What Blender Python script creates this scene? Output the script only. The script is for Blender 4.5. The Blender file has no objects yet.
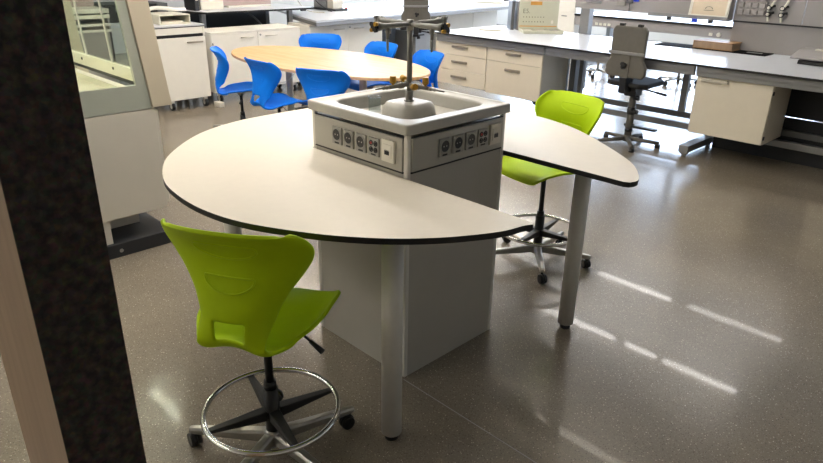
import bpy, bmesh, math, random
from mathutils import Vector, Matrix
random.seed(7)
PI = math.pi
S = bpy.context.scene
COL = S.collection

# ------------------------------------------------------------------ materials
def lin(c):
    return tuple(((v/255)/12.92 if v/255 <= .04045 else ((v/255+.055)/1.055)**2.4) for v in c)

def mat(name, rgb, rough=.5, metal=0., var=0., scale=8., bump=0., coat=0., spec=.5, trans=0., rvar=0., stretch=None):
    m = bpy.data.materials.new(name); m.use_nodes = True
    nt = m.node_tree; b = nt.nodes['Principled BSDF']
    c = lin(rgb)
    b.inputs['Base Color'].default_value = (*c, 1)
    b.inputs['Roughness'].default_value = rough
    b.inputs['Metallic'].default_value = metal
    b.inputs['Specular IOR Level'].default_value = spec
    b.inputs['Coat Weight'].default_value = coat
    b.inputs['Coat Roughness'].default_value = .12
    b.inputs['Transmission Weight'].default_value = trans
    tc = nt.nodes.new('ShaderNodeTexCoord'); mp = nt.nodes.new('ShaderNodeMapping')
    nt.links.new(tc.outputs['Object'], mp.inputs['Vector'])
    if stretch: mp.inputs['Scale'].default_value = stretch
    n = nt.nodes.new('ShaderNodeTexNoise'); n.inputs['Scale'].default_value = scale; n.inputs['Detail'].default_value = 5
    nt.links.new(mp.outputs['Vector'], n.inputs['Vector'])
    if var > 0:
        r = nt.nodes.new('ShaderNodeValToRGB')
        r.color_ramp.elements[0].position = .3; r.color_ramp.elements[1].position = .7
        r.color_ramp.elements[0].color = (*[v*(1-var) for v in c], 1)
        r.color_ramp.elements[1].color = (*[min(1, v*(1+var)) for v in c], 1)
        nt.links.new(n.outputs['Fac'], r.inputs['Fac']); nt.links.new(r.outputs['Color'], b.inputs['Base Color'])
    if rvar > 0:
        mr = nt.nodes.new('ShaderNodeMapRange')
        mr.inputs['To Min'].default_value = max(.02, rough-rvar); mr.inputs['To Max'].default_value = rough+rvar
        nt.links.new(n.outputs['Fac'], mr.inputs['Value']); nt.links.new(mr.outputs['Result'], b.inputs['Roughness'])
    if bump > 0:
        n2 = nt.nodes.new('ShaderNodeTexNoise'); n2.inputs['Scale'].default_value = scale*6
        nt.links.new(mp.outputs['Vector'], n2.inputs['Vector'])
        bp = nt.nodes.new('ShaderNodeBump'); bp.inputs['Strength'].default_value = bump; bp.inputs['Distance'].default_value = .002
        nt.links.new(n2.outputs['Fac'], bp.inputs['Height']); nt.links.new(bp.outputs['Normal'], b.inputs['Normal'])
    return m

def emis(name, rgb, strength):
    m = bpy.data.materials.new(name); m.use_nodes = True
    b = m.node_tree.nodes['Principled BSDF']
    b.inputs['Base Color'].default_value = (*lin(rgb), 1)
    b.inputs['Emission Color'].default_value = (*lin(rgb), 1)
    b.inputs['Emission Strength'].default_value = strength
    return m

def glass(name, rgb, gloss=.12, rough=.02):
    m = bpy.data.materials.new(name); m.use_nodes = True
    nt = m.node_tree; nt.nodes.remove(nt.nodes['Principled BSDF'])
    out = nt.nodes['Material Output']
    t = nt.nodes.new('ShaderNodeBsdfTransparent'); t.inputs['Color'].default_value = (*lin(rgb), 1)
    g = nt.nodes.new('ShaderNodeBsdfGlossy'); g.inputs['Roughness'].default_value = rough
    lw = nt.nodes.new('ShaderNodeLayerWeight'); lw.inputs['Blend'].default_value = .25
    pw = nt.nodes.new('ShaderNodeMath'); pw.operation = 'POWER'; pw.inputs[1].default_value = 3.
    ad = nt.nodes.new('ShaderNodeMath'); ad.operation = 'MULTIPLY_ADD'; ad.inputs[1].default_value = gloss*4; ad.inputs[2].default_value = .03
    mx = nt.nodes.new('ShaderNodeMixShader')
    nt.links.new(lw.outputs['Facing'], pw.inputs[0]); nt.links.new(pw.outputs[0], ad.inputs[0]); nt.links.new(ad.outputs[0], mx.inputs['Fac'])
    nt.links.new(t.outputs['BSDF'], mx.inputs[1]); nt.links.new(g.outputs['BSDF'], mx.inputs[2])
    nt.links.new(mx.outputs['Shader'], out.inputs['Surface'])
    return m

def floor_mat():
    m = bpy.data.materials.new('terrazzo'); m.use_nodes = True
    nt = m.node_tree; b = nt.nodes['Principled BSDF']; L = nt.links.new
    tc = nt.nodes.new('ShaderNodeTexCoord')
    n = nt.nodes.new('ShaderNodeTexNoise'); n.inputs['Scale'].default_value = 1.3; n.inputs['Detail'].default_value = 6
    L(tc.outputs['Object'], n.inputs['Vector'])
    r = nt.nodes.new('ShaderNodeValToRGB')
    r.color_ramp.elements[0].position = .3; r.color_ramp.elements[1].position = .72
    r.color_ramp.elements[0].color = (*lin((122, 113, 99)), 1); r.color_ramp.elements[1].color = (*lin((138, 128, 113)), 1)
    L(n.outputs['Fac'], r.inputs['Fac'])
    prev = r.outputs['Color']
    for sc, lo, hi, col in ((125, .08, .32, (162, 152, 137)), (105, .08, .28, (74, 69, 62)), (62, .06, .17, (214, 204, 186))):
        v = nt.nodes.new('ShaderNodeTexVoronoi'); v.inputs['Scale'].default_value = sc
        L(tc.outputs['Object'], v.inputs['Vector'])
        cr = nt.nodes.new('ShaderNodeValToRGB')
        cr.color_ramp.elements[0].position = lo; cr.color_ramp.elements[0].color = (1, 1, 1, 1)
        cr.color_ramp.elements[1].position = hi; cr.color_ramp.elements[1].color = (0, 0, 0, 1)
        L(v.outputs['Distance'], cr.inputs['Fac'])
        mx = nt.nodes.new('ShaderNodeMix'); mx.data_type = 'RGBA'
        L(cr.outputs['Color'], mx.inputs['Factor']); L(prev, mx.inputs['A']); mx.inputs['B'].default_value = (*lin(col), 1)
        prev = mx.outputs['Result']
    L(prev, b.inputs['Base Color'])
    b.inputs['Roughness'].default_value = .34
    n3 = nt.nodes.new('ShaderNodeTexNoise'); n3.inputs['Scale'].default_value = 2.2; n3.inputs['Detail'].default_value = 4
    L(tc.outputs['Object'], n3.inputs['Vector'])
    mr = nt.nodes.new('ShaderNodeMapRange'); mr.inputs['To Min'].default_value = .2; mr.inputs['To Max'].default_value = .27
    L(n3.outputs['Fac'], mr.inputs['Value']); L(mr.outputs['Result'], b.inputs['Roughness'])
    b.inputs['Coat Weight'].default_value = .15; b.inputs['Coat Roughness'].default_value = .045
    n4 = nt.nodes.new('ShaderNodeTexNoise'); n4.inputs['Scale'].default_value = 160
    L(tc.outputs['Object'], n4.inputs['Vector'])
    bp = nt.nodes.new('ShaderNodeBump'); bp.inputs['Strength'].default_value = .12; bp.inputs['Distance'].default_value = .001
    L(n4.outputs['Fac'], bp.inputs['Height']); L(bp.outputs['Normal'], b.inputs['Normal'])
    return m

def wood_mat(name, c1, c2, stretch, rough=.45):
    m = bpy.data.materials.new(name); m.use_nodes = True
    nt = m.node_tree; b = nt.nodes['Principled BSDF']; L = nt.links.new
    tc = nt.nodes.new('ShaderNodeTexCoord'); mp = nt.nodes.new('ShaderNodeMapping'); mp.inputs['Scale'].default_value = stretch
    L(tc.outputs['Object'], mp.inputs['Vector'])
    n = nt.nodes.new('ShaderNodeTexNoise'); n.inputs['Scale'].default_value = 3.5; n.inputs['Detail'].default_value = 8; n.inputs['Distortion'].default_value = .6
    L(mp.outputs['Vector'], n.inputs['Vector'])
    r = nt.nodes.new('ShaderNodeValToRGB')
    r.color_ramp.elements[0].position = .33; r.color_ramp.elements[1].position = .68
    r.color_ramp.elements[0].color = (*lin(c1), 1); r.color_ramp.elements[1].color = (*lin(c2), 1)
    L(n.outputs['Fac'], r.inputs['Fac']); L(r.outputs['Color'], b.inputs['Base Color'])
    b.inputs['Roughness'].default_value = rough
    return m

def cork_mat():
    m = bpy.data.materials.new('dark_cork'); m.use_nodes = True
    nt = m.node_tree; b = nt.nodes['Principled BSDF']; L = nt.links.new
    tc = nt.nodes.new('ShaderNodeTexCoord')
    v = nt.nodes.new('ShaderNodeTexVoronoi'); v.inputs['Scale'].default_value = 130
    n = nt.nodes.new('ShaderNodeTexNoise'); n.inputs['Scale'].default_value = 55; n.inputs['Detail'].default_value = 4
    L(tc.outputs['Object'], v.inputs['Vector']); L(tc.outputs['Object'], n.inputs['Vector'])
    r = nt.nodes.new('ShaderNodeValToRGB')
    r.color_ramp.elements[0].position = .36; r.color_ramp.elements[1].position = .66
    r.color_ramp.elements[0].color = (*lin((34, 28, 23)), 1); r.color_ramp.elements[1].color = (*lin((80, 68, 56)), 1)
    L(n.outputs['Fac'], r.inputs['Fac'])
    mx = nt.nodes.new('ShaderNodeMix'); mx.data_type = 'RGBA'; mx.blend_type = 'MULTIPLY'; mx.inputs['Factor'].default_value = .5
    L(r.outputs['Color'], mx.inputs['A']); L(v.outputs['Color'], mx.inputs['B'])
    L(mx.outputs['Result'], b.inputs['Base Color']); b.inputs['Roughness'].default_value = .8
    return m

M = dict(
    floor=floor_mat(),
    wall=mat('plaster', (214, 210, 202), .9, var=.03, scale=3, bump=.1),
    ceil=mat('ceiling_paint', (206, 204, 198), .95, var=.02, scale=3),
    top=mat('offwhite_laminate', (214, 205, 190), .42, var=.015, scale=30, bump=.04),
    black=mat('black_edge', (22, 21, 20), .45, var=.1, scale=40),
    alu=mat('satin_aluminium', (214, 211, 203), .42, metal=.05, var=.03, scale=25),
    alud=mat('brushed_aluminium', (176, 174, 168), .3, metal=.9, var=.05, scale=60),
    panel=mat('grey_panel', (172, 168, 158), .36, var=.02, scale=12, spec=.5),
    sinkc=mat('grey_sink_polymer', (166, 163, 154), .38, var=.03, scale=60, bump=.04),
    plate=mat('socket_plate', (150, 148, 141), .4, var=.03, scale=30),
    hole=mat('socket_insert', (30, 29, 28), .45, var=.1, scale=30),
    whitep=mat('white_plastic', (222, 218, 206), .35, var=.02, scale=20),
    red=mat('red_plastic', (158, 42, 34), .4, var=.05, scale=20),
    tapgrey=mat('tap_grey_coating', (118, 116, 110), .42, var=.06, scale=40),
    gold=mat('ochre_knob', (176, 132, 40), .35, metal=.35, var=.1, scale=50),
    chrome=mat('chrome', (214, 212, 208), .12, metal=1., var=.02, scale=20),
    lime=mat('lime_plastic', (172, 202, 10), .55, var=.02, scale=40, bump=.05, spec=.16),
    blue=mat('blue_plastic', (0, 118, 236), .5, var=.02, scale=40, bump=.05, spec=.2),
    blackp=mat('black_plastic', (24, 24, 24), .42, var=.12, scale=30),
    rubber=mat('black_rubber', (18, 18, 18), .65, var=.1, scale=30),
    cream=mat('cream_cabinet', (226, 217, 198), .42, var=.015, scale=14),
    creamw=mat('white_cabinet', (232, 228, 218), .42, var=.015, scale=14),
    cabside=mat('cabinet_side', (196, 190, 176), .45, var=.02, scale=14),
    grey=mat('grey_worktop', (204, 207, 213), .3, var=.02, scale=40, spec=.55),
    steel=mat('grey_steel_frame', (140, 140, 140), .42, metal=.3, var=.03, scale=20),
    darksteel=mat('dark_grey_frame', (96, 97, 98), .45, metal=.2, var=.04, scale=20),
    kick=mat('dark_back_panel', (38, 39, 42), .6, var=.08, scale=10),
    board=mat('grey_tool_panel', (158, 154, 152), .45, var=.02, scale=10),
    stoolg=mat('grey_polyurethane', (98, 95, 88), .6, var=.05, scale=30, bump=.1),
    beech=wood_mat('beech_laminate', (206, 160, 108), (224, 184, 136), (.6, 7, 4)),
    oak=wood_mat('pale_wood', (156, 130, 104), (172, 146, 118), (6, 6, .5)),
    brownbook=wood_mat('brown_cover', (136, 100, 58), (164, 124, 76), (3, 3, 3), .5),
    paper=mat('paper', (226, 220, 204), .8, var=.03, scale=20),
    cork=cork_mat(),
    hood=mat('beige_hood_enamel', (206, 194, 172), .4, var=.015, scale=8),
    hoodw=mat('white_hood_enamel', (212, 206, 194), .42, var=.015, scale=8),
    hoodg=mat('greygreen_hood_panel', (172, 176, 164), .35, var=.015, scale=8),
    hoodi=mat('cream_hood_lining', (226, 223, 206), .4, var=.02, scale=10),
    glass=glass('clear_glass', (242, 246, 243)),
    beaker=glass('beaker_glass', (243, 247, 247), .3),
    window=glass('window_glass', (244, 248, 250)),
    cable=mat('white_cable', (224, 222, 214), .5, var=.02, scale=20),
    handle=mat('warm_grey_handle', (150, 142, 128), .4, metal=.3, var=.04, scale=30),
    printp=mat('beige_print', (214, 198, 174), .6, var=.03, scale=20),
    matb=mat('black_mat', (14, 14, 14), .95, var=.1, scale=30, spec=.08),
    boxlid=mat('pale_green_grey_card', (196, 196, 176), .6, var=.02, scale=20),
    orange=mat('orange_print', (206, 150, 70), .6, var=.03, scale=20),
    ink=mat('grey_ink', (120, 124, 108), .7, var=.03, scale=20),
    bluep=mat('blue_clip', (20, 60, 200), .4, var=.03, scale=20),
    pink=mat('mauve_panel', (168, 148, 142), .6, var=.03, scale=10),
    strip=emis('strip_diffuser', (255, 249, 242), 26.),
    warmstrip=emis('warm_strip_diffuser', (255, 242, 224), 24.),
    tablestrip=emis('table_strip_diffuser', (255, 249, 240), 23.),
    dimstrip=emis('dim_strip_diffuser', (255, 244, 228), 5.),
    benchstrip=emis('bench_strip_diffuser', (255, 249, 242), 15.),
    farstrip=emis('far_strip_diffuser', (255, 249, 242), 9.),
    hoodlamp=emis('hood_tube', (255, 248, 230), 60.),
)

# ------------------------------------------------------------------ mesh helpers
def nb(): return bmesh.new()
def box(bm, x0, x1, y0, y1, z0, z1, mi=0, rot=None, piv=None):
    v = [bm.verts.new((x, y, z)) for x in (x0, x1) for y in (y0, y1) for z in (z0, z1)]
    fs = [(0, 1, 3, 2), (4, 6, 7, 5), (0, 4, 5, 1), (2, 3, 7, 6), (0, 2, 6, 4), (1, 5, 7, 3)]
    for f in fs:
        q = bm.faces.new([v[i] for i in f]); q.material_index = mi
    if rot is not None:
        bmesh.ops.rotate(bm, verts=v, cent=piv or (0, 0, 0), matrix=rot)
    return v
def cyl(bm, p0, p1, r0, r1=None, seg=20, mi=0, cap=True):
    p0, p1 = Vector(p0), Vector(p1); r1 = r0 if r1 is None else r1
    d = (p1-p0).normalized(); a = d.orthogonal().normalized(); b = d.cross(a)
    A = [bm.verts.new(p0+(a*math.cos(t)+b*math.sin(t))*r0) for t in [2*PI*i/seg for i in range(seg)]]
    B = [bm.verts.new(p1+(a*math.cos(t)+b*math.sin(t))*r1) for t in [2*PI*i/seg for i in range(seg)]]
    for i in range(seg):
        j = (i+1) % seg; f = bm.faces.new((A[i], A[j], B[j], B[i])); f.smooth = True; f.material_index = mi
    if cap:
        bm.faces.new(A[::-1]).material_index = mi; bm.faces.new(B).material_index = mi
def tube(bm, pts, r, seg=8, closed=False, mi=0, cap=True):
    pts = [Vector(p) for p in pts]; n = len(pts); rings = []; a = None
    for i, p in enumerate(pts):
        if closed: t = (pts[(i+1) % n]-pts[i-1]).normalized()
        else: t = (pts[min(i+1, n-1)]-pts[max(i-1, 0)]).normalized()
        if a is None: a = t.orthogonal().normalized()
        a = (a-t*a.dot(t)).normalized(); b = t.cross(a)
        rr = r[i] if isinstance(r, (list, tuple)) else r
        rings.append([bm.verts.new(p+(a*math.cos(2*PI*k/seg)+b*math.sin(2*PI*k/seg))*rr) for k in range(seg)])
    for i in range(n if closed else n-1):
        R0, R1 = rings[i], rings[(i+1) % n]
        for k in range(seg):
            l = (k+1) % seg; f = bm.faces.new((R0[k], R0[l], R1[l], R1[k])); f.smooth = True; f.material_index = mi
    if not closed and cap:
        bm.faces.new(rings[0][::-1]).material_index = mi; bm.faces.new(rings[-1]).material_index = mi
def torus(bm, c, R, r, seg=48, rs=10, axis='z', mi=0):
    c = Vector(c); P = []
    for i in range(seg):
        t = 2*PI*i/seg; u, w = math.cos(t)*R, math.sin(t)*R
        P.append(c+Vector({'z': (u, w, 0), 'x': (0, u, w), 'y': (u, 0, w)}[axis]))
    tube(bm, P, r, rs, True, mi)
def lathe(bm, prof, c=(0, 0, 0), seg=24, mi=0):
    c = Vector(c); rings = []
    for r, z in prof:
        if r < 1e-5: rings.append([bm.verts.new(c+Vector((0, 0, z)))])
        else: rings.append([bm.verts.new(c+Vector((r*math.cos(2*PI*k/seg), r*math.sin(2*PI*k/seg), z))) for k in range(seg)])
    for A, B in zip(rings, rings[1:]):
        for k in range(seg):
            l = (k+1) % seg
            a0, a1 = A[k % len(A)], A[l % len(A)]; b0, b1 = B[k % len(B)], B[l % len(B)]
            vs = []
            for q in (a0, a1, b1, b0):
                if q not in vs: vs.append(q)
            if len(vs) > 2:
                f = bm.faces.new(vs); f.smooth = True; f.material_index = mi
def prism(bm, poly, h0, h1, axis='z', mi=0, side=None):
    def P(a, b, h): return {'z': (a, b, h), 'x': (h, a, b), 'y': (a, h, b)}[axis]
    A = [bm.verts.new(P(a, b, h0)) for a, b in poly]; B = [bm.verts.new(P(a, b, h1)) for a, b in poly]
    n = len(poly); si = mi if side is None else side
    for i in range(n):
        j = (i+1) % n; bm.faces.new((A[i], A[j], B[j], B[i])).material_index = si
    bm.faces.new(A[::-1]).material_index = mi; bm.faces.new(B).material_index = mi
    bmesh.ops.recalc_face_normals(bm, faces=bm.faces[:])
def cat(pts, n=8, closed=False):
    pts = [Vector(p) for p in pts]; out = []; N = len(pts)
    for i in range(N if closed else N-1):
        if closed: p = [pts[(i+k-1) % N] for k in range(4)]
        else: p = [pts[max(i-1, 0)], pts[i], pts[i+1], pts[min(i+2, N-1)]]
        for k in range(n):
            t = k/n
            out.append(.5*((2*p[1])+(p[2]-p[0])*t+(2*p[0]-5*p[1]+4*p[2]-p[3])*t*t+(3*p[1]-p[0]-3*p[2]+p[3])*t**3))
    if not closed: out.append(pts[-1])
    return out
def obj(name, bm, m, parent=None, loc=(0, 0, 0), rot=None, bevel=0., seg=2, label=None):
    me = bpy.data.meshes.new(name); bmesh.ops.recalc_face_normals(bm, faces=bm.faces[:]); bm.to_mesh(me); bm.free()
    for x in (m if isinstance(m, (list, tuple)) else [m]): me.materials.append(M[x])
    o = bpy.data.objects.new(name, me); COL.objects.link(o); o.location = loc
    if rot: o.rotation_euler = rot
    if parent: o.parent = parent
    if bevel > 0:
        b = o.modifiers.new('bevel', 'BEVEL'); b.width = bevel; b.segments = seg; b.limit_method = 'ANGLE'; b.angle_limit = math.radians(40)
        b.harden_normals = False
    if label: o['label'] = label
    return o
def tag(o, label, category, group=None):
    o['label'] = label; o['category'] = category
    if group: o['group'] = group
    return o
def thing(name, label, category, loc=(0, 0, 0), rz=0., group=None):
    o = bpy.data.objects.new(name, None); COL.objects.link(o); o.empty_display_size = .1
    o.location = loc; o.rotation_euler = (0, 0, rz)
    return tag(o, label, category, group)
def struct(name, bm, m, bevel=0.):
    o = obj(name, bm, m, bevel=bevel); o['kind'] = 'structure'; return o
def dup(src, loc, rz, label, group=None):
    r = src.copy(); COL.objects.link(r); r.location = loc; r.rotation_euler = (0, 0, rz); r['label'] = label
    if group: r['group'] = group
    for ch in list(src.children):
        c = ch.copy(); COL.objects.link(c); c.parent = r
        for g in list(ch.children):
            d = g.copy(); COL.objects.link(d); d.parent = c
    return r
def yaw(fx, fy):           # rotation that turns local +Y to (fx, fy)
    return math.atan2(fy, fx)-PI/2

# ------------------------------------------------------------------ camera (calibrated)
cam_d = bpy.data.cameras.new('camera'); cam = bpy.data.objects.new('camera', cam_d); COL.objects.link(cam)
fw = Vector((-0.65212809, 0.64939727, -0.39116765)); rt = Vector((0.7006632, 0.71331039, 0.01610477)); up = Vector((-0.28948234, 0.26357441, 0.92017852))
mx = Matrix.Identity(4)
for i in range(3):
    mx[i][0] = rt[i]; mx[i][1] = up[i]; mx[i][2] = -fw[i]
mx[0][3], mx[1][3], mx[2][3] = 1.98852599, -1.952048, 1.7
cam.matrix_world = mx
cam_d.sensor_width = 36; cam_d.lens = 654/823*36; cam_d.clip_start = .05
S.camera = cam

# ------------------------------------------------------------------ room shell
X0, X1, Y0, Y1, ZC = -10., 4.5, -5., 12.5, 3.0
b = nb(); box(b, X0-.2, X1+.2, Y0-.2, Y1+.2, -.1, 0); struct('floor', b, 'floor')
b = nb(); box(b, X0-.2, X1+.2, Y0-.2, Y1+.2, ZC, ZC+.15); struct('ceiling', b, 'ceil')
b = nb(); box(b, .30, 3.6, -.3055, -.3015, 0, .0006); struct('trim_1', b, 'board')
b = nb(); box(b, X1, X1+.15, Y0, Y1, 0, ZC); struct('wall_right', b, 'wall')
b = nb(); box(b, X0, X1, Y0-.15, Y0, 0, ZC); struct('wall_front', b, 'wall')
wn = 0
def window_wall(name, axis, pos, lo, hi, spans, z0, z1):
    """a wall slab along one axis with window openings; windows get frame and pane"""
    global wn
    b = nb()
    def bb(bm, a0, a1, t0, t1, q0, q1):
        if axis == 'x': box(bm, a0, a1, pos+t0, pos+t1, q0, q1)
        else: box(bm, pos+t0, pos+t1, a0, a1, q0, q1)
    sgn = 1 if pos > 0 else -1
    T0, T1 = (0, .15) if sgn > 0 else (-.15, 0)
    bb(b, lo, hi, T0, T1, 0, z0); bb(b, lo, hi, T0, T1, z1, ZC)
    e = [lo]+[v for s in spans for v in s]+[hi]
    for i in range(0, len(e), 2): bb(b, e[i], e[i+1], T0, T1, z0, z1)
    struct(name, b, 'wall')
    for (a0, a1) in spans:
        wn += 1
        b = nb(); f = .05; t0, t1 = (.04, .1) if sgn > 0 else (-.1, -.04)
        bb(b, a0, a1, t0, t1, z0, z0+f); bb(b, a0, a1, t0, t1, z1-f, z1)
        nmul = max(1, round((a1-a0)/1.2))
        for k in range(nmul+1):
            c = a0+(a1-a0)*k/nmul; c0 = min(max(c-f/2, a0), a1-f); bb(b, c0, c0+f, t0, t1, z0+f, z1-f)
        w = struct('window_%d' % wn, b, 'alu')
        b = nb(); q = .07 if sgn > 0 else -.07
        bb(b, a0+f, a1-f, q-.004, q+.004, z0+f, z1-f)
        p = obj('window_pane', b, 'window', w)
        # daylight portal for the opening (helps the renderer sample the sky through it)
        ld = bpy.data.lights.new('window_portal', 'AREA'); ld.shape = 'RECTANGLE'; ld.size = a1-a0; ld.size_y = z1-z0
        ld.cycles.is_portal = True
        lo_ = bpy.data.objects.new('window_portal', ld); COL.objects.link(lo_)
        if axis == 'x': lo_.location = ((a0+a1)/2, pos+sgn*.02, (z0+z1)/2); lo_.rotation_euler = (-PI/2 if sgn > 0 else PI/2, 0, 0)
        else: lo_.location = (pos+sgn*.02, (a0+a1)/2, (z0+z1)/2); lo_.rotation_euler = (PI/2, 0, PI/2 if sgn > 0 else -PI/2)
window_wall('wall_back', 'x', Y1, X0, X1, [(-9.2, -5.6), (-5., -1.4), (-.8, 2.8)], .75, 2.75)
window_wall('wall_left', 'y', X0, Y0, Y1, [(7.3, 9.4), (9.8, 11.9)], .95, 2.7)

# ------------------------------------------------------------------ ceiling strip lights
def strip_light(x0, x1, y, z, mname, label, along='x'):
    t = thing('strip_light', label, 'ceiling light', ((x0+x1)/2, y, z), 0 if along == 'x' else PI/2, 'ceiling strip lights')
    h = (x1-x0)/2
    b = nb(); box(b, -h, h, -.06, .06, 0, .05); obj('housing', b, 'whitep', t)
    b = nb(); box(b, -h+.02, h-.02, -.045, .045, -.012, 0); obj('diffuser', b, mname, t)
    for x in (-h*.7, h*.7):
        b = nb(); cyl(b, (x, 0, .05), (x, 0, ZC-z), .004, seg=8); obj('hanger', b, 'alu', t)
for (x0, x1, y, n, l) in (
    (-2.3, -1.17, 4.82, 'benchstrip', 'ceiling strip light above the back of the grey bench, left one'),
    (-1.05, -.62, 4.82, 'benchstrip', 'short ceiling strip light above the back of the grey bench'),
    (-.55, .32, 4.82, 'benchstrip', 'ceiling strip light above the back of the grey bench, right one'),
    (-2.3, -1.15, 6.32, 'benchstrip', 'ceiling strip light behind the grey bench, left one'),
    (-.92, .3, 6.32, 'farstrip', 'ceiling strip light behind the grey bench, right one'),
    (-6.4, -3.4, 4.82, 'strip', 'ceiling strip light above the far left worktop corner'),
    (-6.4, -3.4, 6.6, 'strip', 'ceiling strip light beyond the far left worktop corner'),
    (-5.2, -2.6, 2.6, 'warmstrip', 'warm ceiling strip light above the oval wooden table'),
    (-5.0, -3.0, .2, 'warmstrip', 'warm ceiling strip light above the aisle by the fume hood'),
    (-1.2, .2, 2.86, 'dimstrip', 'warm ceiling strip light between the sink table and the grey bench'),
    (-2.4, .0, 1.2, 'tablestrip', 'warm ceiling strip light above the far half of the horseshoe table'),
    (-3.6, -.6, -3.2, 'tablestrip', 'added unseen fill strip in front of the fume hood, left of the camera'),  # unseen fill lamp, added to lift the near-left faces and table legs
    (-7.4, -3.2, 8.6, 'strip', 'added unseen fill strip above the far end of the grey worktop'),  # unseen lamp added to brighten the white cabinet at the back left
    (-2.4, -.15, -.4, 'tablestrip', 'warm ceiling strip light above the near half of the horseshoe table')):
    strip_light(x0, x1, y, 2.7, n, l)

# ------------------------------------------------------------------ horseshoe table with the sink unit
HT = .911
near = [(.893, -.312), (.879, -.344), (.858, -.439), (.781, -.585), (.688, -.705), (.576, -.807), (.443, -.895), (.254, -.985), (.066, -1.022), (-.135, -1.015),
        (-.32, -.972), (-.532, -.864), (-.701, -.714), (-.833, -.55), (-.91, -.38), (-.945, -.214), (-.95, .033), (-.936, .2), (-.86, .45), (-.72, .67),
        (-.52, .84), (-.3, .94), (-.1, .965), (.1, .945), (.315, .868), (.558, .715), (.752, .569), (.85, .453), (.9, .36), (.893, .309)]
outer = [(p.x, p.y) for p in cat([(x, y, 0) for x, y in near], 5)]
poly = [(.866, -.2985)]+outer+[(.872, .2985), (-.2985, .2985), (-.2985, -.2985)]
tb = thing('laboratory_table', 'off-white horseshoe-shaped table with black edge wrapped around the sink unit', 'table')
b = nb(); prism(b, poly, HT-.022, HT-.0005)
b.faces.ensure_lookup_table()
for f in b.faces:
    f.material_index = 0 if f.normal.z > .9 else 1
obj('tabletop', b, ['top', 'black'], tb, bevel=.0015)
for i, (lx, ly) in enumerate(((.532, -.59), (.535, .585), (-.535, -.59), (-.535, .59))):
    b = nb(); cyl(b, (0, 0, .028), (0, 0, HT-.022), .038, seg=32)
    lg = obj('leg', b, 'alu', tb, (lx, ly, 0))
    b = nb(); cyl(b, (0, 0, 0), (0, 0, .018), .025, seg=24); cyl(b, (0, 0, .018), (0, 0, .0285), .018, seg=24)
    obj('foot', b, 'rubber', lg)

su = thing('sink_unit', 'square grey sink cabinet with socket panels in the middle of the horseshoe table', 'sink')
a = .296
b = nb(); box(b, -a+.004, a-.004, -a+.004, a-.004, .0, 1.06); obj('body', b, 'panel', su)
for sx in (-1, 1):
    for sy in (-1, 1):
        b = nb(); box(b, sx*a-(.022 if sx > 0 else 0), sx*a+(.022 if sx < 0 else 0), sy*a-(.022 if sy > 0 else 0), sy*a+(.022 if sy < 0 else 0), 0, 1.08)
        obj('corner_post', b, 'alu', su, bevel=.006, seg=3)
# basin with overhanging rim
b = nb()
R = .311; ri = .245
def rrect(h, r, z, n=6, cx=0, cy=0):
    out = []
    for qx, qy, t0 in ((1, 1, 0), (-1, 1, PI/2), (-1, -1, PI), (1, -1, 3*PI/2)):
        for k in range(n+1):
            t = t0+PI/2*k/n; out.append((cx+qx*(h-r)+r*math.cos(t), cy+qy*(h-r)+r*math.sin(t), z))
    return out
loops = [rrect(R-.003, .014, 1.08), rrect(R, .016, 1.082), rrect(R, .016, 1.0835), rrect(R, .016, 1.113), rrect(R-.0005, .016, 1.1155), rrect(R-.003, .016, 1.119), rrect(R-.006, .016, 1.12), rrect(R-.008, .016, 1.12),
         rrect(R-.018, .02, 1.12), rrect(R-.020, .02, 1.1195), rrect(R-.024, .02, 1.1165), rrect(R-.026, .02, 1.116),
         rrect(.246, .07, 1.116), rrect(.244, .07, 1.1158), rrect(.239, .07, 1.113), rrect(.236, .07, 1.108), rrect(.235, .07, 1.104), rrect(.22, .075, .99), rrect(.205, .08, .972), rrect(.19, .085, .967), rrect(.1, .08, .965)]
lv = [[b.verts.new(p) for p in l] for l in loops]
for A, B in zip(lv, lv[1:]):
    n = len(A)
    for i in range(n):
        j = (i+1) % n; f = b.faces.new((A[i], A[j], B[j], B[i])); f.smooth = True
b.faces.new(lv[-1])
sk = obj('sink_basin', b, 'sinkc', su)
b = nb()      # central pedestal that carries the tap
loops = [rrect(.105, .05, .968), rrect(.098, .05, 1.06), rrect(.092, .048, 1.1), rrect(.082, .045, 1.116), rrect(.065, .04, 1.121)]
lv = [[b.verts.new(p) for p in l] for l in loops]
for A, B in zip(lv, lv[1:]):
    n = len(A)
    for i in range(n):
        j = (i+1) % n; f = b.faces.new((A[i], A[j], B[j], B[i])); f.smooth = True
b.faces.new(lv[-1]); obj('tap_pedestal', b, 'sinkc', sk)

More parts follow.
